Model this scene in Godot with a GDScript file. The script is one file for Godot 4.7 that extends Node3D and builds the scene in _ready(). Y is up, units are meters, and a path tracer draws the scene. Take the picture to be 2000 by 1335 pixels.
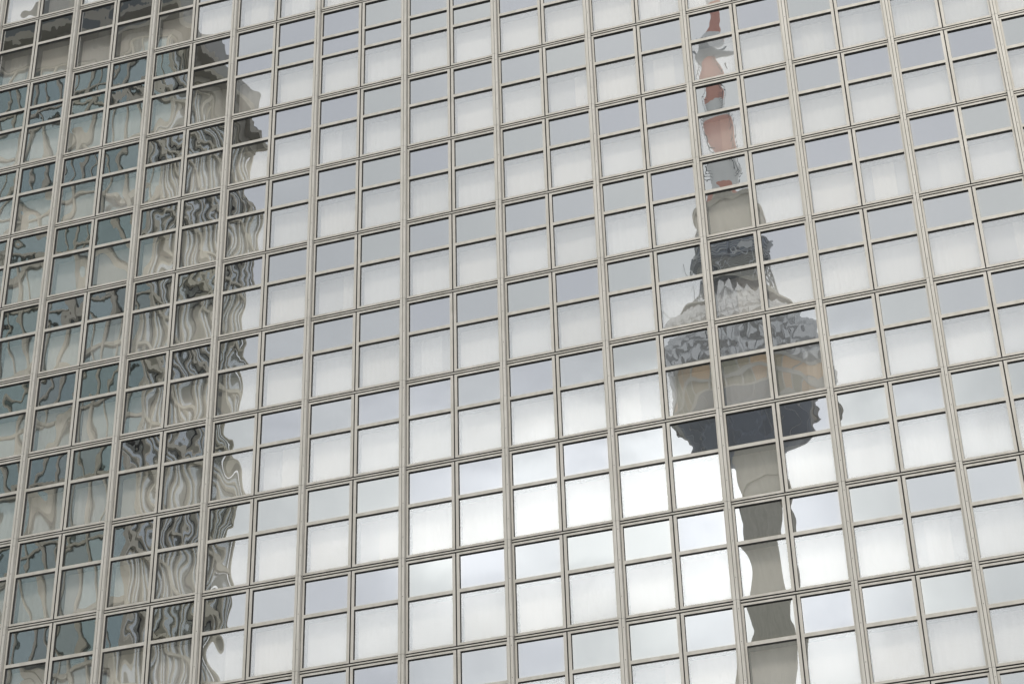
extends Node3D

# A mirror-glass hotel facade seen from the square below; the television tower and an office block
# stand behind the viewer and are seen only in the panes. Facade plane z = 0, outwards is +z.

const BAY := 2.96          # between two mullions
const STOREY := 2.8
const TALL := 3.62         # the taller storey
const LEVEL := 45.25       # height of the floor line under the tall storey
const RECESS := 0.058       # glass behind the frame face
const ROW_TOPS := [9.22, 6.42, 3.62, 0.0, -2.8, -5.6, -8.4, -11.2, -14.0, -16.8, -19.6, -22.4]
const TALL_ROW := 2

var rng := RandomNumberGenerator.new()
var used := {}
var M := {}

# ---------------------------------------------------------------- naming
func numbered(called: String, parent: Node) -> String:
	var key := str(parent.get_instance_id()) + called
	var n: int = used.get(key, 0)
	used[key] = n + 1
	return called if n == 0 else "%s_%03d" % [called, n]

func put(called: String, mesh: Mesh, parent: Node, at := Vector3.ZERO, mat: Material = null) -> MeshInstance3D:
	var o := MeshInstance3D.new()
	o.name = numbered(called, parent)
	o.mesh = mesh
	o.position = at
	if mat:
		o.material_override = mat
	parent.add_child(o, true)
	return o

func thing(called: String, label: String, category: String, at: Vector3) -> Node3D:
	var o := Node3D.new()
	o.name = numbered(called, self)
	o.position = at
	o.set_meta("label", label)
	o.set_meta("category", category)
	add_child(o, true)
	return o

# ---------------------------------------------------------------- mesh helpers
func begin() -> SurfaceTool:
	var st := SurfaceTool.new()
	st.begin(Mesh.PRIMITIVE_TRIANGLES)
	st.set_smooth_group(-1)
	return st

func quad(st: SurfaceTool, a: Vector3, b: Vector3, c: Vector3, d: Vector3) -> void:
	# a b c d run clockwise as seen from the front
	for v in [a, b, c, a, c, d]:
		st.set_uv(Vector2(v.x, v.y))
		st.add_vertex(v)

func box(st: SurfaceTool, lo: Vector3, hi: Vector3, skip := "") -> void:
	var a := lo
	var b := hi
	if not "f" in skip: quad(st, Vector3(a.x, b.y, b.z), Vector3(b.x, b.y, b.z), Vector3(b.x, a.y, b.z), Vector3(a.x, a.y, b.z))
	if not "k" in skip: quad(st, Vector3(b.x, b.y, a.z), Vector3(a.x, b.y, a.z), Vector3(a.x, a.y, a.z), Vector3(b.x, a.y, a.z))
	if not "l" in skip: quad(st, Vector3(a.x, b.y, a.z), Vector3(a.x, b.y, b.z), Vector3(a.x, a.y, b.z), Vector3(a.x, a.y, a.z))
	if not "r" in skip: quad(st, Vector3(b.x, b.y, b.z), Vector3(b.x, b.y, a.z), Vector3(b.x, a.y, a.z), Vector3(b.x, a.y, b.z))
	if not "t" in skip: quad(st, Vector3(a.x, b.y, a.z), Vector3(b.x, b.y, a.z), Vector3(b.x, b.y, b.z), Vector3(a.x, b.y, b.z))
	if not "b" in skip: quad(st, Vector3(a.x, a.y, b.z), Vector3(b.x, a.y, b.z), Vector3(b.x, a.y, a.z), Vector3(a.x, a.y, a.z))

func done(st: SurfaceTool, mat: Material, mesh: ArrayMesh = null) -> ArrayMesh:
	st.generate_normals()
	if mesh == null:
		mesh = ArrayMesh.new()
	st.commit(mesh)
	mesh.surface_set_material(mesh.get_surface_count() - 1, mat)
	return mesh

func tube(st: SurfaceTool, a: Vector3, b: Vector3, r: float, n := 6) -> void:
	var d := (b - a).normalized()
	var s := d.cross(Vector3.UP if absf(d.y) < 0.9 else Vector3.RIGHT).normalized()
	var t := s.cross(d)
	for i in n:
		var p := s * cos(TAU * i / n) + t * sin(TAU * i / n)
		var q := s * cos(TAU * (i + 1) / n) + t * sin(TAU * (i + 1) / n)
		quad(st, b + p * r, b + q * r, a + q * r, a + p * r)

func lathe(profile: Array, n := 48, smooth := true) -> SurfaceTool:
	# profile of (height, radius) from low to high
	var st := SurfaceTool.new()
	st.begin(Mesh.PRIMITIVE_TRIANGLES)
	st.set_smooth_group(0 if smooth else -1)
	for k in profile.size() - 1:
		var lo: Vector2 = profile[k]
		var hi: Vector2 = profile[k + 1]
		if not smooth or absf(hi.x - lo.x) < 0.02:
			st.set_smooth_group(-1)
		else:
			st.set_smooth_group(0)
		for i in n:
			var p := TAU * i / n
			var q := TAU * (i + 1) / n
			quad(st, Vector3(hi.y * sin(q), hi.x, hi.y * cos(q)) if false else Vector3(hi.y * sin(p), hi.x, hi.y * cos(p)), Vector3(hi.y * sin(q), hi.x, hi.y * cos(q)), Vector3(lo.y * sin(q), lo.x, lo.y * cos(q)), Vector3(lo.y * sin(p), lo.x, lo.y * cos(p)))
	return st

# ---------------------------------------------------------------- materials
func paint(r: float, g: float, b: float, rough := 0.7, metal := 0.0) -> StandardMaterial3D:
	var m := StandardMaterial3D.new()
	m.albedo_color = Color(r, g, b).linear_to_srgb()
	m.roughness = rough
	m.metallic = metal
	return m

func noise_of(freq: float, octaves: int, s: int) -> FastNoiseLite:
	var n := FastNoiseLite.new()
	n.noise_type = FastNoiseLite.TYPE_SIMPLEX_SMOOTH
	n.frequency = freq
	n.fractal_octaves = octaves
	n.fractal_type = FastNoiseLite.FRACTAL_FBM if octaves > 1 else FastNoiseLite.FRACTAL_NONE
	n.seed = s
	return n

func grime(base: Color, dark: float, size: float, s: int) -> ImageTexture:
	# faint uneven weathering, streaked downwards
	var n := noise_of(1.0, 4, s)
	var im := Image.create(256, 256, false, Image.FORMAT_RGB8)
	for y in 256:
		for x in 256:
			var a := TAU * x / 256.0
			var b := TAU * y / 256.0
			var v := n.get_noise_3d(cos(a) * size + 7.0, sin(a) * size, cos(b) * size * 0.4) + 0.5 * n.get_noise_3d(cos(b) * 3.0, sin(b) * 3.0, cos(a) * 3.0 + sin(a))
			var k := clampf(1.0 + dark * v, 0.0, 1.3)
			im.set_pixel(x, y, Color(base.r * k, base.g * k, base.b * k * (1.0 + 0.12 * dark * v)).linear_to_srgb())
	im.generate_mipmaps()
	return ImageTexture.create_from_image(im)

func dust(s: int) -> ImageTexture:
	# grey-cream film that rain leaves along the edges of a pane and in thin streaks
	var n := noise_of(1.0, 3, s)
	var im := Image.create(128, 128, false, Image.FORMAT_RGBA8)
	for y in 128:
		for x in 128:
			var u := x / 127.0
			var v := y / 127.0
			var k := 0.75 + 0.5 * n.get_noise_2d(u * 9.0, v * 9.0)
			var a := 0.75 * exp(-(1.0 - v) / 0.035) + 0.3 * exp(-v / 0.03) + 0.35 * exp(-u / 0.03) + 0.35 * exp(-(1.0 - u) / 0.03)
			a += maxf(0.0, n.get_noise_2d(u * 22.0, 3.0 + v * 0.8)) * 0.10 * (0.3 + v)
			im.set_pixel(x, y, Color(0.80, 0.79, 0.745, clampf(a * k, 0.0, 0.8)))
	return ImageTexture.create_from_image(im)

func waves(side: int, span: float, layers: Array, twist: Array) -> ImageTexture:
	# the unevenness of float glass: slopes (radians) of layered smooth noise, as a float normal map
	# layers: [wavelength x, wavelength y, slope, seed]; twist: the same for a free vertical slope
	var hx := PackedFloat32Array()
	hx.resize(side * side)
	var hy := hx.duplicate()
	var e := 0.004
	for l in layers:
		var n := noise_of(1.0, 1, l[3])
		for y in side:
			var py: float = span * y / side / l[1]
			for x in side:
				var px: float = span * x / side / l[0]
				var c := n.get_noise_2d(px, py)
				hx[y * side + x] += (n.get_noise_2d(px + e / l[0] * 2.0, py) - c) / (e * 2.0) * l[0] * l[2] * 0.5
				hy[y * side + x] += (n.get_noise_2d(px, py + e / l[1] * 2.0) - c) / (e * 2.0) * l[1] * l[2] * 0.5
	for l in twist:
		var n := noise_of(1.0, 1, l[3])
		for y in side:
			for x in side:
				hy[y * side + x] += n.get_noise_2d(span * x / side / l[0], span * y / side / l[1]) * l[2] * 2.0
	var data := PackedFloat32Array()
	data.resize(side * side * 3)
	for i in side * side:
		data[i * 3] = 0.5 + 0.5 * hx[i]
		data[i * 3 + 1] = 0.5 + 0.5 * hy[i]
		data[i * 3 + 2] = 0.5 + 0.5 * sqrt(1.0 - minf(0.5, hx[i] * hx[i] + hy[i] * hy[i]))
	return ImageTexture.create_from_image(Image.create_from_data(side, side, false, Image.FORMAT_RGBF, data.to_byte_array()))

func sky_panorama() -> ImageTexture:
	# a high overcast, thin and glaring where the sun stands behind it
	var w := 1536
	var h := 768
	var big := noise_of(1.6, 5, 11)
	var wisps := noise_of(7.0, 4, 23)
	var edge := noise_of(5.0, 5, 5)
	var glare := Vector3(-0.188, 0.485, 0.854).normalized()
	var side := Vector3.UP.cross(glare).normalized()
	var up := glare.cross(side).normalized()
	var data := PackedFloat32Array()
	data.resize(w * h * 3)
	for y in h:
		var th := PI * (y + 0.5) / h
		for x in w:
			var ph := TAU * (x + 0.5) / w
			var d := Vector3(sin(ph) * sin(th), cos(th), -cos(ph) * sin(th))
			var i := (y * w + x) * 3
			if d.y < -0.05:
				data[i] = 0.3; data[i + 1] = 0.29; data[i + 2] = 0.27
				continue
			var q := d / maxf(0.25, d.y + 0.25)
			var b := big.get_noise_3d(q.x, q.y, q.z)
			var v := 0.88 + 0.26 * b + 0.26 * (0.5 - d.y)
			var tint := clampf(0.5 - 1.5 * b, 0.0, 1.0)
			var c := Vector3(v * (1.0 - 0.02 * tint), v, v * (1.0 + 0.025 * tint))
			var along := d.dot(glare)
			if along > 0.5:
				var s := d.dot(side)
				var t := d.dot(up)
				var e := edge.get_noise_3d(d.x * 1.4, d.y * 2.2, d.z * 1.4)
				var wi := wisps.get_noise_3d(d.x, d.y * 1.8, d.z)
				t += 0.035 * e
				s += 0.05 * e
				var ty := t / (0.036 if t > 0.0 else 0.105)
				var g := exp(-0.5 * (s * s / (0.105 * 0.105) + ty * ty))
				var halo := exp(-0.5 * (s * s + t * t) / (0.2 * 0.2))
				var add := 1.3 * g * (0.88 + 0.6 * wi) + 0.13 * halo
				c += Vector3(1.0, 0.995, 0.97) * maxf(0.0, add)
			data[i] = c.x
			data[i + 1] = c.y
			data[i + 2] = c.z
	return ImageTexture.create_from_image(Image.create_from_data(w, h, false, Image.FORMAT_RGBF, data.to_byte_array()))

# ---------------------------------------------------------------- the facade
func frame_mesh(w: float, h: float, left: float, right: float, openings: Array) -> ArrayMesh:
	# one cladding unit: origin at its top left corner on the facade plane, y down is negative.
	# openings: [top, bottom] in metres below the floor line; the rest of the height is rail
	var face := begin()
	var seal := begin()
	var top := -0.062
	var bottom := -h + 0.053
	box(face, Vector3(0, bottom, -0.1), Vector3(left, top, 0), "kbtlr")
	box(face, Vector3(w - right, bottom, -0.1), Vector3(w, top, 0), "kbtlr")
	var y := top
	for o in openings + [[-bottom, 0]]:
		var lo: float = -o[0]
		box(face, Vector3(left, lo, -0.1), Vector3(w - right, y, 0), "kbtlr")
		# a thin lip catches the light along the lower edge of each rail
		y = -o[1]
	box(seal, Vector3(0.001, bottom + 0.001, -0.1), Vector3(w - 0.001, top - 0.001, -0.002), "kf")
	for o in openings:
		var a := Vector3(left, -o[1], 0)
		var b := Vector3(w - right, -o[0], 0)
		var z := -RECESS - 0.02
		quad(seal, Vector3(a.x, b.y, 0), Vector3(a.x, b.y, z), Vector3(b.x, b.y, z), Vector3(b.x, b.y, 0))
		quad(seal, Vector3(a.x, b.y, z), Vector3(a.x, b.y, 0), Vector3(a.x, a.y, 0), Vector3(a.x, a.y, z))
		quad(seal, Vector3(b.x, b.y, 0), Vector3(b.x, b.y, z), Vector3(b.x, a.y, z), Vector3(b.x, a.y, 0))
		quad(seal, Vector3(a.x, a.y, z), Vector3(a.x, a.y, 0), Vector3(b.x, a.y, 0), Vector3(b.x, a.y, z))
	return done(seal, M.seal, done(face, M.frame))

func pane_mesh(w: float, h: float, mat: Material, tilt: Vector2, bow: Vector2, twist: float) -> ArrayMesh:
	# origin top left; the sheet leans and bulges a little, which its normals carry
	var nx := 4
	var ny := 4
	var p := PackedVector3Array()
	var uv2 := PackedVector2Array()
	var n := PackedVector3Array()
	var uv := PackedVector2Array()
	var tan := PackedFloat32Array()
	var ix := PackedInt32Array()
	var off := Vector2(rng.randf_range(0.01, 0.86), rng.randf_range(0.01, 0.86))
	for j in ny + 1:
		for i in nx + 1:
			var u := float(i) / nx
			var v := float(j) / ny
			p.append(Vector3(w * u, -h * v, 0))
			var a := u * 2.0 - 1.0
			var b := v * 2.0 - 1.0
			n.append(Vector3(tilt.x + bow.x * a + twist * b, tilt.y + bow.y * b + twist * a, 1).normalized())
			tan.append_array([1.0, 0.0, 0.0, 1.0])
			uv2.append(Vector2(u, v))
			uv.append(off + Vector2(w * u, h * v) / 12.0)
	for j in ny:
		for i in nx:
			var k := j * (nx + 1) + i
			ix.append_array([k, k + 1, k + nx + 2, k, k + nx + 2, k + nx + 1])
	var arr := []
	arr.resize(Mesh.ARRAY_MAX)
	arr[Mesh.ARRAY_VERTEX] = p
	arr[Mesh.ARRAY_NORMAL] = n
	arr[Mesh.ARRAY_TANGENT] = tan
	arr[Mesh.ARRAY_TEX_UV] = uv
	arr[Mesh.ARRAY_TEX_UV2] = uv2
	arr[Mesh.ARRAY_INDEX] = ix
	var mesh := ArrayMesh.new()
	mesh.add_surface_from_arrays(Mesh.PRIMITIVE_TRIANGLES, arr)
	mesh.surface_set_material(0, mat)
	return mesh

func reveal_mesh(w: float, h: float) -> ArrayMesh:
	# the window recess behind the glass: head, sill and jambs, seen from inside
	var st := begin()
	var z0 := -RECESS - 0.02
	var z1 := -0.555
	quad(st, Vector3(0, 0, z0), Vector3(0, 0, z1), Vector3(w, 0, z1), Vector3(w, 0, z0))
	quad(st, Vector3(0, -h, z1), Vector3(0, -h, z0), Vector3(w, -h, z0), Vector3(w, -h, z1))
	quad(st, Vector3(0, 0, z1), Vector3(0, 0, z0), Vector3(0, -h, z0), Vector3(0, -h, z1))
	quad(st, Vector3(w, 0, z0), Vector3(w, 0, z1), Vector3(w, -h, z1), Vector3(w, -h, z0))
	return done(st, M.reveal)

func curtain_mesh(x0: float, x1: float, h: float, folds: float, deep: float, s: float) -> ArrayMesh:
	var st := SurfaceTool.new()
	st.begin(Mesh.PRIMITIVE_TRIANGLES)
	st.set_smooth_group(0)
	var n := maxi(6, int((x1 - x0) / 0.035))
	for i in n:
		var xa := lerpf(x0, x1, float(i) / n)
		var xb := lerpf(x0, x1, float(i + 1) / n)
		var za := deep * sin(xa * folds + s + sin(xa * 5.0 + s))
		var zb := deep * sin(xb * folds + s + sin(xb * 5.0 + s))
		quad(st, Vector3(xa, 0.02, za * 0.7), Vector3(xb, 0.02, zb * 0.7), Vector3(xb, -h + 0.03, zb), Vector3(xa, -h + 0.03, za))
	return done(st, M.curtain)

func build_hotel() -> void:
	var hotel := thing("hotel_tower", "high hotel tower clad in mirror glass panes held by pale beige metal frames", "building", Vector3(0, LEVEL, 0))
	var uw := (BAY - 0.17 - 0.035) / 2.0
	var sm := 0.055
	var sc := 0.08
	var pw := uw - sm - sc
	var open_r := [[0.125, 1.13], [1.23, 2.68]]
	var open_t := [[0.125, 1.13], [1.23, 1.92], [2.02, 3.5]]
	var frames := [[frame_mesh(uw, STOREY, sm, sc, open_r), frame_mesh(uw, STOREY, sc, sm, open_r)], [frame_mesh(uw, TALL, sm, sc, open_t), frame_mesh(uw, TALL, sc, sm, open_t)]]
	var reveals := [reveal_mesh(pw, 1.45), reveal_mesh(pw, 1.48)]
	var curtains := []
	for i in 10:
		var s := i * 1.7
		var a := 0.0
		var b := pw
		if i == 4: a = pw * 0.45
		if i == 5: b = pw * 0.5
		if i == 6: a = pw * 0.2; b = pw * 0.72
		if i == 7: a = pw * 0.62
		curtains.append(curtain_mesh(a - (0.01 if a == 0.0 else -0.01), b + (0.01 if b == pw else -0.01), 1.45, 26.0 + 7.0 * (i % 3), 0.003 + 0.003 * (i % 4), s))
	# mullion of one storey: a cap of two strips with a groove between, on a web
	var mull := []
	for h in [STOREY, TALL]:
		var st := begin()
		var g := begin()
		var y0: float = -h + 0.004
		box(st, Vector3(-0.077, y0, 0.0), Vector3(-0.009, -0.004, 0.14), "k")
		box(st, Vector3(0.005, y0, 0.0), Vector3(0.077, -0.004, 0.137), "k")
		box(g, Vector3(-0.081, y0 - 0.004, -0.1), Vector3(0.081, 0, 0.0), "")
		box(g, Vector3(-0.009, y0 - 0.004, 0.001), Vector3(0.005, 0, 0.118), "klr")
		for f in [0.09, 0.41, 0.78]:
			var c := Vector3(0.04, -h * f, 0.1375)
			box(g, c + Vector3(-0.009, -0.009, -0.01), c + Vector3(0.009, 0.009, 0.002), "k")
		mull.append(done(g, M.seal, done(st, M.mullion)))
	# the rail between two storeys: a slim bar with a dark joint above and below
	var rail := begin()
	box(rail, Vector3(0.084, -0.021, -0.05), Vector3(BAY - 0.084, 0.016, -0.003), "k")
	var rail_back := begin()
	box(rail_back, Vector3(0.084, -0.06, -0.13), Vector3(BAY - 0.084, 0.05, -0.101), "")
	var rail_mesh := done(rail_back, M.seal, done(rail, M.frame))
	var gasket := []
	for h in [STOREY, TALL]:
		var st := begin()
		box(st, Vector3(-0.03, -h + 0.03, -0.09), Vector3(0.03, -0.03, -0.045), "")
		gasket.append(done(st, M.seal))

	for r in ROW_TOPS.size():
		var tall := 1 if r == TALL_ROW else 0
		var top: float = ROW_TOPS[r]
		for k in 13:
			put("mullion", mull[tall], hotel, Vector3(k * BAY, top, 0))
			if k == 12:
				continue
			put("floor_rail", rail_mesh, hotel, Vector3(k * BAY, top, 0))
			put("joint_gasket", gasket[tall], hotel, Vector3((k + 0.5) * BAY, top, 0))
			for side in 2:
				var x := k * BAY + (0.085 if side == 0 else BAY - 0.085 - uw)
				var unit := put("window_unit", frames[tall][side], hotel, Vector3(x + rng.randf_range(-0.002, 0.002), top + rng.randf_range(-0.0025, 0.0025), rng.randf_range(-0.004, 0.0)))
				var px := sm if side == 0 else sc
				var openings: Array = open_t if tall else open_r
				var strong := k < 4
				for o in openings.size():
					var clear := o == openings.size() - 1
					var at := Vector3(px, -openings[o][0], -RECESS)
					var hh: float = openings[o][1] - openings[o][0]
					var amp := 1.5 if strong else 1.0
					var tilt := Vector2(rng.randfn(0, 0.0015), rng.randfn(0, 0.0014)) * amp
					var bow := Vector2(rng.randfn(0.0004, 0.0022), rng.randfn(0.0004, 0.0018)) * amp
					var glass: Array = M.clear_glass if clear else M.mirror_glass
					var mat: Material = glass[(2 if strong else (rng.randi() % 2)) + 3 * (rng.randi() % 3)]
					put("window_pane" if clear else "spandrel_pane", pane_mesh(pw, hh, mat, tilt, bow, rng.randfn(0, 0.0008) * amp), unit, at)
					if clear:
						put("window_reveal", reveals[tall], unit, Vector3(px, at.y, 0))
						var c: Mesh = curtains[[0, 1, 2, 3, 8, 9, 0, 1, 2, 3, 8, 9, 4, 5, 6, 7][rng.randi() % 16]]
						put("curtain", c, unit, Vector3(px, at.y, -0.36), M.curtains[rng.randi() % 4])
						if curtains.find(c) in [4, 5, 6, 7]:
							put("net_curtain", curtains[0], unit, Vector3(px, at.y, -0.39), M.net)
	for k in 12:
		put("floor_rail", rail_mesh, hotel, Vector3(k * BAY, ROW_TOPS[-1] - STOREY, 0))

	# the storeys and bays beyond those in view, joined
	var whole := ArrayMesh.new()
	for s in 2:
		var st := SurfaceTool.new()
		st.begin(Mesh.PRIMITIVE_TRIANGLES)
		for side in 2:
			st.append_from(frames[0][side], s, Transform3D(Basis(), Vector3(0.085 if side == 0 else BAY - 0.085 - uw, 0, 0)))
		st.append_from(mull[0], s, Transform3D())
		st.append_from(rail_mesh, s, Transform3D())
		if s == 1:
			st.append_from(gasket[0], 0, Transform3D(Basis(), Vector3(BAY / 2, 0, 0)))
		st.commit(whole)
		whole.surface_set_material(s, M.frame if s == 0 else M.seal)
	var gl := begin()
	for side in 2:
		var x := 0.085 + sm if side == 0 else BAY - 0.085 - uw + sc
		for o in open_r:
			quad(gl, Vector3(x, -o[0], -RECESS), Vector3(x + pw, -o[0], -RECESS), Vector3(x + pw, -o[1], -RECESS), Vector3(x, -o[1], -RECESS))
	done(gl, M.plain_glass, whole)
	var spots: Array[Vector3] = []
	var ground_rows := 15
	for k in range(-5, 18):
		var y := 9.22 + STOREY * 10
		while y > -STOREY * ground_rows + 0.1:
			var inside := k >= 0 and k < 12 and y < 9.3 and y > -25.1
			if not inside:
				spots.append(Vector3(k * BAY, y, 0))
			y -= TALL if absf(y - TALL) < 0.05 else STOREY
	var mm := MultiMesh.new()
	mm.transform_format = MultiMesh.TRANSFORM_3D
	mm.mesh = whole
	mm.instance_count = spots.size()
	for i in spots.size():
		var stretch := TALL / STOREY if absf(spots[i].y - TALL) < 0.05 else 1.0
		mm.set_instance_transform(i, Transform3D(Basis.from_scale(Vector3(1, stretch, 1)), spots[i]))
	var rest := MultiMeshInstance3D.new()
	rest.name = "outer_window_units"
	rest.multimesh = mm
	rest.set_meta("kind", "stuff")
	hotel.add_child(rest, true)
	# the mass of the building behind its skin, and the roof and plinth
	var core := begin()
	box(core, Vector3(-5 * BAY, -LEVEL + 3.25, -18), Vector3(18 * BAY, 37.2, -0.56), "")
	put("inner_wall", done(core, M.inner), hotel)
	var roof := begin()
	box(roof, Vector3(-5 * BAY - 0.1, 37.25, -18), Vector3(18 * BAY + 0.1, 39.0, 0.1), "")
	put("parapet", done(roof, M.frame), hotel)
	var plinth := begin()
	box(plinth, Vector3(-5 * BAY - 0.1, -LEVEL, -18), Vector3(18 * BAY + 0.1, -LEVEL + 3.2, 0.05), "")
	put("plinth", done(plinth, M.concrete), hotel)

# ---------------------------------------------------------------- the tower behind the viewer
func build_tower() -> void:
	var t := thing("television_tower", "tall concrete television tower with steel sphere and red and white mast, mirrored in the glass", "tower", Vector3(-23.25, 0, 286.6))
	put("shaft", done(lathe([Vector2(0, 16), Vector2(4, 13.2), Vector2(10, 10.8), Vector2(20, 9.2), Vector2(40, 8.2), Vector2(80, 7.0), Vector2(120, 6.1), Vector2(160, 5.3), Vector2(189.0, 4.85)], 64), M.concrete), t)
	put("shaft_collar", done(lathe([Vector2(189, 4.85), Vector2(189, 5.5), Vector2(190.2, 5.5), Vector2(190.2, 4.8), Vector2(193.5, 4.8), Vector2(193.5, 5.35), Vector2(194.0, 5.35), Vector2(194.0, 4.8), Vector2(196.4, 5.1), Vector2(197.6, 5.6)], 64, true), M.concrete), t)
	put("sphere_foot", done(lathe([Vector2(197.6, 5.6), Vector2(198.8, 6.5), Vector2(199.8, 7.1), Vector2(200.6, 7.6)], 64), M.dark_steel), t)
	var ball := func(h: float) -> float: return 14.7 * pow(maxf(0.0, 1.0 - pow(absf(h - 216.0) / 16.3, 2.7)), 0.41) if h < 216.0 else 0.919 * sqrt(maxf(0.0, 256.0 - (h - 216.0) * (h - 216.0)))
	var under := []
	for i in 13:
		var h := 200.6 + 3.9 * i / 12.0
		under.append(Vector2(h, maxf(7.6, ball.call(h))))
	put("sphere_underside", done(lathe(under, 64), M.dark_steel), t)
	# radial ribs of the underside
	var rib := begin()
	for i in 8:
		var h0 := 200.8 + 3.6 * i / 8.0
		var h1 := 200.8 + 3.6 * (i + 1) / 8.0
		tube(rib, Vector3(0, h0, maxf(7.4, ball.call(h0)) + 0.03), Vector3(0, h1, maxf(7.4, ball.call(h1)) + 0.03), 0.07, 4)
	var rib_mesh := done(rib, M.steel)
	for i in 24:
		var o := put("underside_rib", rib_mesh, t)
		o.rotation.y = TAU * i / 24
	# two rings of windows with bands between
	var belts := [[204.4, 205.0], [207.4, 208.2], [210.9, 211.7]]
	for b in belts:
		put("window_belt", done(lathe([Vector2(b[0], ball.call(b[0]) - 0.4), Vector2(b[0], ball.call(b[0]) + 0.12), Vector2(b[1], ball.call(b[1]) + 0.12), Vector2(b[1], ball.call(b[1]) - 0.4)], 60), M.belt), t)
	for row in 2:
		var h0 := 205.0 if row == 0 else 208.2
		var h1 := 207.4 if row == 0 else 210.9
		var st := begin()
		var r0: float = ball.call(h0)
		var r1: float = ball.call(h1)
		var a := TAU / 64 * 0.88
		quad(st, Vector3(-r1 * sin(a), h1, r1 * cos(a)), Vector3(r1 * sin(a), h1, r1 * cos(a)), Vector3(r0 * sin(a), h0, r0 * cos(a)), Vector3(-r0 * sin(a), h0, r0 * cos(a)))
		var pane := done(st, M.bronze[0])
		var bar := begin()
		tube(bar, Vector3(0, h0, r0 + 0.05), Vector3(0, h1, r1 + 0.05), 0.16, 4)
		var bar_mesh := done(bar, M.belt)
		for i in 32:
			put("window_pane", pane, t, Vector3.ZERO, M.bronze[rng.randi() % 4]).rotation.y = TAU * i / 32
			put("window_bar", bar_mesh, t).rotation.y = TAU * (i + 0.5) / 32
	# faceted steel skin: pyramids in rings
	var rings := 7
	for k in rings:
		var h0 := 211.7 + 17.3 * k / rings
		var h1 := 211.7 + 17.3 * (k + 1) / rings
		var r0: float = ball.call(h0)
		var r1: float = ball.call(h1)
		var rm: float = ball.call((h0 + h1) / 2) + 0.75
		var n := 40
		var a := PI / n * 0.97
		var st := begin()
		var c := [Vector3(-r1 * sin(a), h1, r1 * cos(a)), Vector3(r1 * sin(a), h1, r1 * cos(a)), Vector3(r0 * sin(a), h0, r0 * cos(a)), Vector3(-r0 * sin(a), h0, r0 * cos(a))]
		var tip := Vector3(0, (h0 + h1) / 2, rm)
		for i in 4:
			for v in [c[i], c[(i + 1) % 4], tip]:
				st.add_vertex(v)
		var facet := done(st, M.steel)
		for i in n:
			put("steel_panel", facet, t).rotation.y = TAU * (i + 0.5 * (k % 2)) / n
	var core := []
	for i in 14:
		var h := 204.5 + 25.0 * i / 13.0
		core.append(Vector2(h, ball.call(h) - 0.35))
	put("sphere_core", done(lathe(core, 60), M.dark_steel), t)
	# above the sphere: concrete neck, ring railings, dark drum, concrete head
	put("neck", done(lathe([Vector2(228.5, 10.9), Vector2(229.4, 10.6), Vector2(229.6, 7.2), Vector2(231.5, 6.2), Vector2(238, 5.2)], 48), M.dull), t)
	for i in 8:
		var ring := TorusMesh.new()
		var rr := 8.6 - 0.22 * i
		ring.inner_radius = rr - 0.09
		ring.outer_radius = rr + 0.09
		ring.rings = 48
		ring.ring_segments = 6
		put("railing_ring", ring, t, Vector3(0, 230.2 + i * 1.05, 0), M.pale)
	for i in 16:
		var st := begin()
		tube(st, Vector3(0, 229.4, 9.0), Vector3(0, 238.2, 6.9), 0.08, 5)
		put("railing_post", done(st, M.pale), t).rotation.y = TAU * i / 16
	put("equipment_drum", done(lathe([Vector2(238, 5.2), Vector2(238, 6.6), Vector2(246, 6.2), Vector2(246, 5.2)], 48), M.dark_steel), t)
	for i in 5:
		var ring := TorusMesh.new()
		ring.inner_radius = 6.45 - 0.07 * i
		ring.outer_radius = 6.85 - 0.07 * i
		ring.rings = 48
		ring.ring_segments = 6
		put("drum_ring", ring, t, Vector3(0, 238.8 + i * 1.6, 0), M.pale)
	for i in 10:
		var st := begin()
		box(st, Vector3(-0.5, 239.2, 6.3), Vector3(0.5, 241.5 + (i % 3), 7.3), "")
		put("antenna_box", done(st, M.dark_steel if i % 2 else M.pale), t).rotation.y = TAU * i / 10 + 0.3
	put("concrete_head", done(lathe([Vector2(246, 5.4), Vector2(247.5, 5.6), Vector2(250.2, 5.9), Vector2(250.2, 6.3), Vector2(251.4, 6.3), Vector2(251.4, 5.0), Vector2(252.6, 4.4), Vector2(254.4, 3.1)], 48), M.concrete), t)
	# the mast in red and white lengths
	var cuts := [254.0, 258.5, 266.0, 273.0, 280.5, 292.0, 299.0, 306.0, 314.0, 322.0, 332.0, 342.0, 354.0, 368.0]
	for i in cuts.size() - 1:
		var rr := func(h: float) -> float: return lerpf(3.1, 2.5, (h - 254) / 38) if h < 292.5 else lerpf(1.9, 0.5, (h - 292) / 76)
		var lo: float = cuts[i]
		var hi: float = cuts[i + 1]
		put("mast_section", done(lathe([Vector2(lo, rr.call(lo + 0.6)), Vector2(hi, rr.call(hi))], 24), M.red if i % 2 == 0 else M.white), t)
	put("mast_platform", done(lathe([Vector2(291.2, 2.5), Vector2(292.2, 3.5), Vector2(293.4, 3.6), Vector2(293.4, 2.0)], 32), M.pale), t)
	var spike := begin()
	tube(spike, Vector3(0, 0, 2.4), Vector3(0, 0.05, 3.9), 0.07, 4)
	tube(spike, Vector3(0, 0.05, 3.8), Vector3(0, 0.75, 4.0), 0.07, 4)
	tube(spike, Vector3(-0.4, 0.05, 3.8), Vector3(0.4, 0.05, 3.8), 0.06, 4)
	var spike_mesh := done(spike, M.iron)
	for side in 4:
		for i in 26:
			put("dipole", spike_mesh, t, Vector3(0, 260.5 + i * 1.15, 0)).rotation.y = PI / 4 + PI / 2 * side
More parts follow.
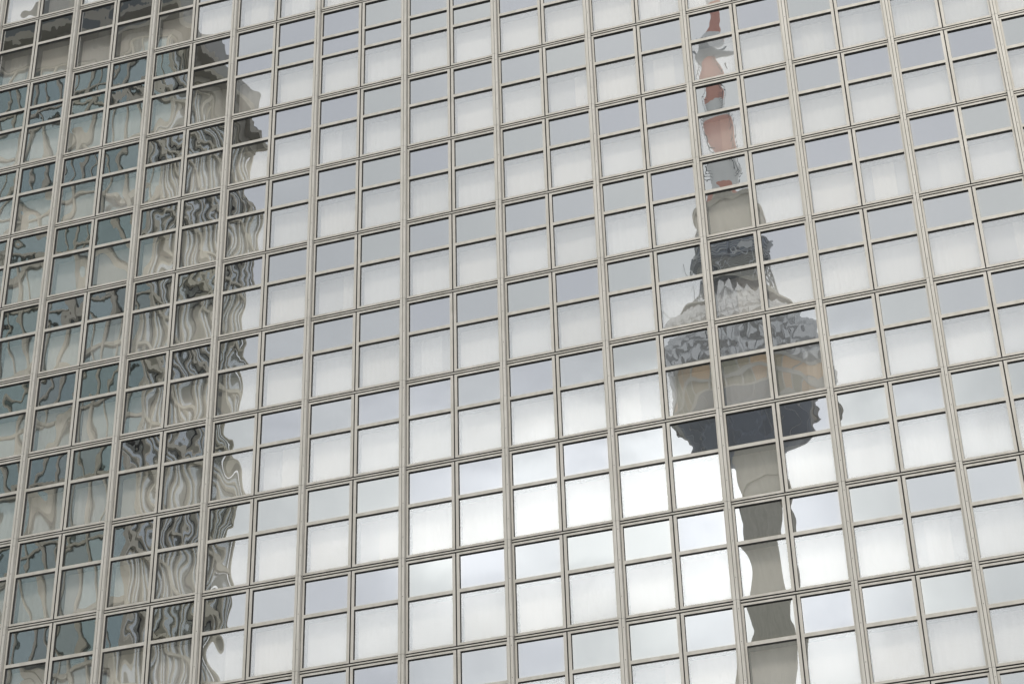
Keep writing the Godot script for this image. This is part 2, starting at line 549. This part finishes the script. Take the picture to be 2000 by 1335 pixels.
	for i in 3:
		var st := begin()
		tube(st, Vector3(0, 292.6, 3.4), Vector3(0.2, 295.6 - i * 0.6, 3.6), 0.14, 5)
		put("whip_antenna", done(st, M.dark_steel), t).rotation.y = 2.3 + i * 2.0
	for i in 6:
		var st := begin()
		tube(st, Vector3(0, 228.4, 11.5), Vector3(0.4, 232.0, 14.5), 0.09, 4)
		tube(st, Vector3(0.4, 232.0, 14.5), Vector3(0.0, 229.5, 15.0), 0.06, 4)
		put("outrigger", done(st, M.pale), t).rotation.y = TAU * i / 6 + 0.5

# ---------------------------------------------------------------- the office block behind the viewer
func build_offices() -> void:
	# front face looks at the hotel (-z), right-hand side face as mirrored looks to +x
	var xb := -20.1
	var z0 := 48.9
	var z1 := 62.9
	var top := 98.6
	var b := thing("office_block", "tall office block of teal glass in a cream frame grid, mirrored at the left", "building", Vector3(xb, 0, z0))
	var depth := z1 - z0
	var width := 46.8
	var floor_h := 4.2
	var st := begin()
	box(st, Vector3(-width + 0.3, 0, 0.45), Vector3(-0.45, top, depth - 0.3), "")
	put("inner_wall", done(st, M.inner), b)
	var bays_f := 9
	var step_f := 2.6
	var bays_s := 8
	var step_s := depth / bays_s
	var rows := 14
	var col := begin()
	box(col, Vector3(-0.13, -rows * floor_h, -0.06), Vector3(0.13, 0, 0.13), "")
	var col_mesh := done(col, M.cream)
	var scol := begin()
	box(scol, Vector3(-0.13, -rows * floor_h, -0.09), Vector3(0.04, 0, 0.09), "")
	var scol_mesh := done(scol, M.cream)
	var thin := begin()
	box(thin, Vector3(-0.05, -rows * floor_h, -0.09), Vector3(0.05, 0, 0.03), "")
	var thin_mesh := done(thin, M.cream)
	var beam := begin()
	box(beam, Vector3(-step_f + 0.17, -0.15, -0.05), Vector3(-0.17, 0.15, 0.13), "")
	var beam_mesh := done(beam, M.cream)
	var beam2 := begin()
	box(beam2, Vector3(-0.12, -0.17, 0.12), Vector3(0.03, 0.17, step_s - 0.12), "")
	var beam_side := done(beam2, M.cream)
	var gp := begin()
	quad(gp, Vector3(-0.17, -0.17, 0), Vector3(-step_f + 0.17, -0.17, 0), Vector3(-step_f + 0.17, -floor_h + 0.17, 0), Vector3(-0.17, -floor_h + 0.17, 0))
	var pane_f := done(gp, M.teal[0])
	var gs := begin()
	quad(gs, Vector3(0, -0.17, step_s - 0.17), Vector3(0, -0.17, 0.17), Vector3(0, -floor_h + 0.17, 0.17), Vector3(0, -floor_h + 0.17, step_s - 0.17))
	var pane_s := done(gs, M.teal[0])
	for i in bays_f + 1:
		put("column", col_mesh, b, Vector3(-i * step_f, top, 0))
		if i < bays_f:
			put("window_bar", thin_mesh, b, Vector3(-(i + 0.5) * step_f, top, 0.1))
		for r in rows:
			if i == bays_f: continue
			put("floor_beam", beam_mesh, b, Vector3(-i * step_f, top - r * floor_h, 0.0))
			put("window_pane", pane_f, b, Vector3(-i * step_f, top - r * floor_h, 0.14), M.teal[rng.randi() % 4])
	for i in bays_s:
		put("column", scol_mesh, b, Vector3(0, top, (i + 1) * step_s))
		put("window_bar", thin_mesh, b, Vector3(-0.13, top, (i + 0.5) * step_s))
		for r in rows:
			put("floor_beam", beam_side, b, Vector3(0, top - r * floor_h, i * step_s))
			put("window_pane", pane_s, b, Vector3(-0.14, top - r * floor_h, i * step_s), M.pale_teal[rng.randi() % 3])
	# below and beyond, joined
	var lower := begin()
	var yl := top - rows * floor_h
	box(lower, Vector3(-width, 0, 0.0), Vector3(0, yl, depth), "")
	box(lower, Vector3(-width, yl, 0.1), Vector3(-bays_f * step_f - 0.2, top, depth), "")
	put("lower_wall", done(lower, M.teal[1]), b)
	# fascia with projecting eaves, and the dark roof storey
	var eave := begin()
	box(eave, Vector3(-width, top, -0.2), Vector3(0.2, top + 1.0, depth + 0.2), "")
	put("fascia", done(eave, M.olive), b)
	var over := begin()
	box(over, Vector3(-width - 1, top + 1.0, -1.5), Vector3(0.9, top + 1.6, depth + 0.9), "")
	put("eaves", done(over, M.olive), b)
	var roof := begin()
	box(roof, Vector3(-width, top + 1.6, -0.9), Vector3(0.5, top + 4.2, depth + 0.5), "")
	put("roof", done(roof, M.slate), b)
	for i in 6:
		var m := begin()
		tube(m, Vector3(-2.0 - i * 3.1, top + 4.2, 3.0), Vector3(-2.0 - i * 3.1, top + 5.4 + (i % 3) * 0.5, 3.0), 0.06, 5)
		put("roof_post", done(m, M.slate), b)

func build_ground() -> void:
	var st := begin()
	quad(st, Vector3(-900, 0, -900), Vector3(900, 0, -900), Vector3(900, 0, 900), Vector3(-900, 0, 900))
	var o := put("paved_square", done(st, M.paving), self)
	o.set_meta("kind", "structure")
	o.set_meta("label", "pale paved square in front of the hotel")

func _ready() -> void:
	rng.seed = 20241
	var cam := Camera3D.new()
	cam.name = "camera"
	cam.fov = 18.102
	cam.near = 0.1
	cam.far = 4000.0
	cam.transform = Transform3D(Basis(Vector3(0.95245612, -0.02443649, -0.30369423), Vector3(0.1871827, 0.8334111, 0.51998902), Vector3(0.24039544, -0.55211303, 0.79836159)).orthonormalized(), Vector3(32.398, LEVEL - 43.5985, 47.790))
	add_child(cam)
	cam.current = true
	var env := Environment.new()
	env.background_mode = Environment.BG_SKY
	env.sky = Sky.new()
	var pano := PanoramaSkyMaterial.new()
	pano.panorama = sky_panorama()
	env.sky.sky_material = pano
	env.background_energy_multiplier = 1.0
	env.tonemap_mode = Environment.TONE_MAPPER_LINEAR
	env.tonemap_exposure = 1.24
	env.fog_enabled = true
	env.fog_density = 0.0005
	env.fog_light_color = Color(0.90, 0.92, 0.95)
	env.ambient_light_source = Environment.AMBIENT_SOURCE_SKY
	env.sdfgi_enabled = true
	env.ssao_enabled = true
	env.ssil_enabled = true
	var we := WorldEnvironment.new()
	we.name = "world"
	we.environment = env
	add_child(we)
	var sun := DirectionalLight3D.new()
	sun.name = "sun"
	sun.light_color = Color(1.0, 0.97, 0.92)
	sun.light_energy = 0.5
	sun.light_angular_distance = 12.0
	sun.shadow_enabled = true
	add_child(sun)
	sun.look_at_from_position(Vector3(10, 72, 60), Vector3.ZERO)

	# materials
	M.frame = paint(1, 1, 1, 0.5, 0.15)
	M.frame.albedo_texture = grime(Color(0.53, 0.515, 0.475), 0.16, 2.6, 3)
	M.frame.uv1_triplanar = true
	M.frame.uv1_world_triplanar = true
	M.frame.uv1_scale = Vector3(0.21, 0.13, 0.21)
	M.mullion = M.frame.duplicate()
	M.mullion.albedo_texture = grime(Color(0.555, 0.542, 0.503), 0.17, 2.6, 9)
	M.mullion.uv1_scale = Vector3(0.37, 0.09, 0.37)
	M.seal = paint(0.034, 0.031, 0.028, 0.8)
	M.reveal = paint(0.24, 0.25, 0.26, 0.9)
	M.inner = paint(0.40, 0.40, 0.39, 0.95)
	M.curtain = paint(0.78, 0.76, 0.70, 0.95)
	M.curtains = [paint(0.91, 0.87, 0.79, 0.95), paint(0.89, 0.87, 0.82, 0.95), paint(0.85, 0.82, 0.75, 0.95)]
	M.net = paint(0.70, 0.69, 0.66, 0.95)
	M.curtains.append(paint(0.78, 0.76, 0.70, 0.95))
	M.concrete = paint(1, 1, 1, 0.9)
	M.concrete.albedo_texture = grime(Color(0.50, 0.472, 0.385), 0.22, 3.0, 15)
	M.concrete.uv1_triplanar = true
	M.concrete.uv1_scale = Vector3(0.09, 0.03, 0.09)
	M.dull = paint(0.25, 0.245, 0.20, 0.85)
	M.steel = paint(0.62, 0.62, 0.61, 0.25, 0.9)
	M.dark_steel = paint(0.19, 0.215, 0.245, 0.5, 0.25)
	M.iron = paint(0.07, 0.08, 0.085, 0.6)
	M.belt = paint(0.46, 0.45, 0.40, 0.6)
	M.bronze = [paint(0.56, 0.38, 0.20, 0.3, 0.3), paint(0.34, 0.28, 0.16, 0.3, 0.3), paint(0.25, 0.24, 0.15, 0.3, 0.3), paint(0.42, 0.31, 0.18, 0.3, 0.3)]
	M.pale = paint(0.55, 0.56, 0.55, 0.6)
	M.red = paint(0.72, 0.33, 0.24, 0.7)
	M.white = paint(0.86, 0.86, 0.85, 0.6)
	M.cream = paint(0.58, 0.545, 0.44, 0.8)
	M.olive = paint(0.34, 0.32, 0.26, 0.85)
	M.slate = paint(0.085, 0.10, 0.10, 0.6)
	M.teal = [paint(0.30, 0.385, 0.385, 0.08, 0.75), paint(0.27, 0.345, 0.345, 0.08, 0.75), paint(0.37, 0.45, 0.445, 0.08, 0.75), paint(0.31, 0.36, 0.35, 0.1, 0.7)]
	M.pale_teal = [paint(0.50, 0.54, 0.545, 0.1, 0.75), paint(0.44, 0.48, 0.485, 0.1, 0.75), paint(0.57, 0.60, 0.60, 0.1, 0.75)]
	M.paving = paint(0.26, 0.25, 0.23, 0.95)
	# glass: a metal-coated sheet mirrors part of the light and lets the rest through to the curtains
	var coat := Image.create(4, 4, false, Image.FORMAT_RGB8)
	coat.fill(Color(1, 0.0, 1.0))
	var coat_tex := ImageTexture.create_from_image(coat)
	var soft := waves(512, 12.0, [[0.75, 1.5, 0.0009, 31], [1.7, 1.4, 0.0016, 32]], [[0.45, 1.2, 0.0003, 33]])
	var rippled := waves(1024, 12.0, [[0.36, 0.42, 0.0005, 41], [1.1, 0.9, 0.0015, 42]], [[0.14, 0.55, 0.0003, 43]])
	M.clear_glass = []
	M.mirror_glass = []
	var film := dust(51)
	for i in 9:
		var s: float = [0.5, 0.8, 1.0][i % 3]
		var tone: float = [0.97, 1.0, 1.03][i / 3]
		var g := ORMMaterial3D.new()
		g.albedo_color = Color(0.975, 0.985, 0.99, 0.5 * tone)
		g.transparency = BaseMaterial3D.TRANSPARENCY_ALPHA
		g.orm_texture = coat_tex
		g.normal_enabled = true
		g.normal_texture = soft
		g.normal_scale = s
		g.detail_enabled = true
		g.detail_albedo = film
		g.detail_uv_layer = BaseMaterial3D.DETAIL_UV_2
		M.clear_glass.append(g)
		var m := paint(0.472 * tone, 0.488 * tone, 0.503 * (2.0 - tone) * tone, 0.0, 1.0)
		m.normal_enabled = true
		m.normal_texture = rippled
		m.normal_scale = s
		m.detail_enabled = true
		m.detail_albedo = film
		m.detail_uv_layer = BaseMaterial3D.DETAIL_UV_2
		M.mirror_glass.append(m)
	M.plain_glass = paint(0.48, 0.50, 0.52, 0.0, 1.0)
	M.plain_glass.normal_enabled = true
	M.plain_glass.normal_texture = rippled
	M.plain_glass.uv1_scale = Vector3(1.0 / 12.0, 1.0 / 12.0, 1)

	build_ground()
	build_hotel()
	build_tower()
	build_offices()
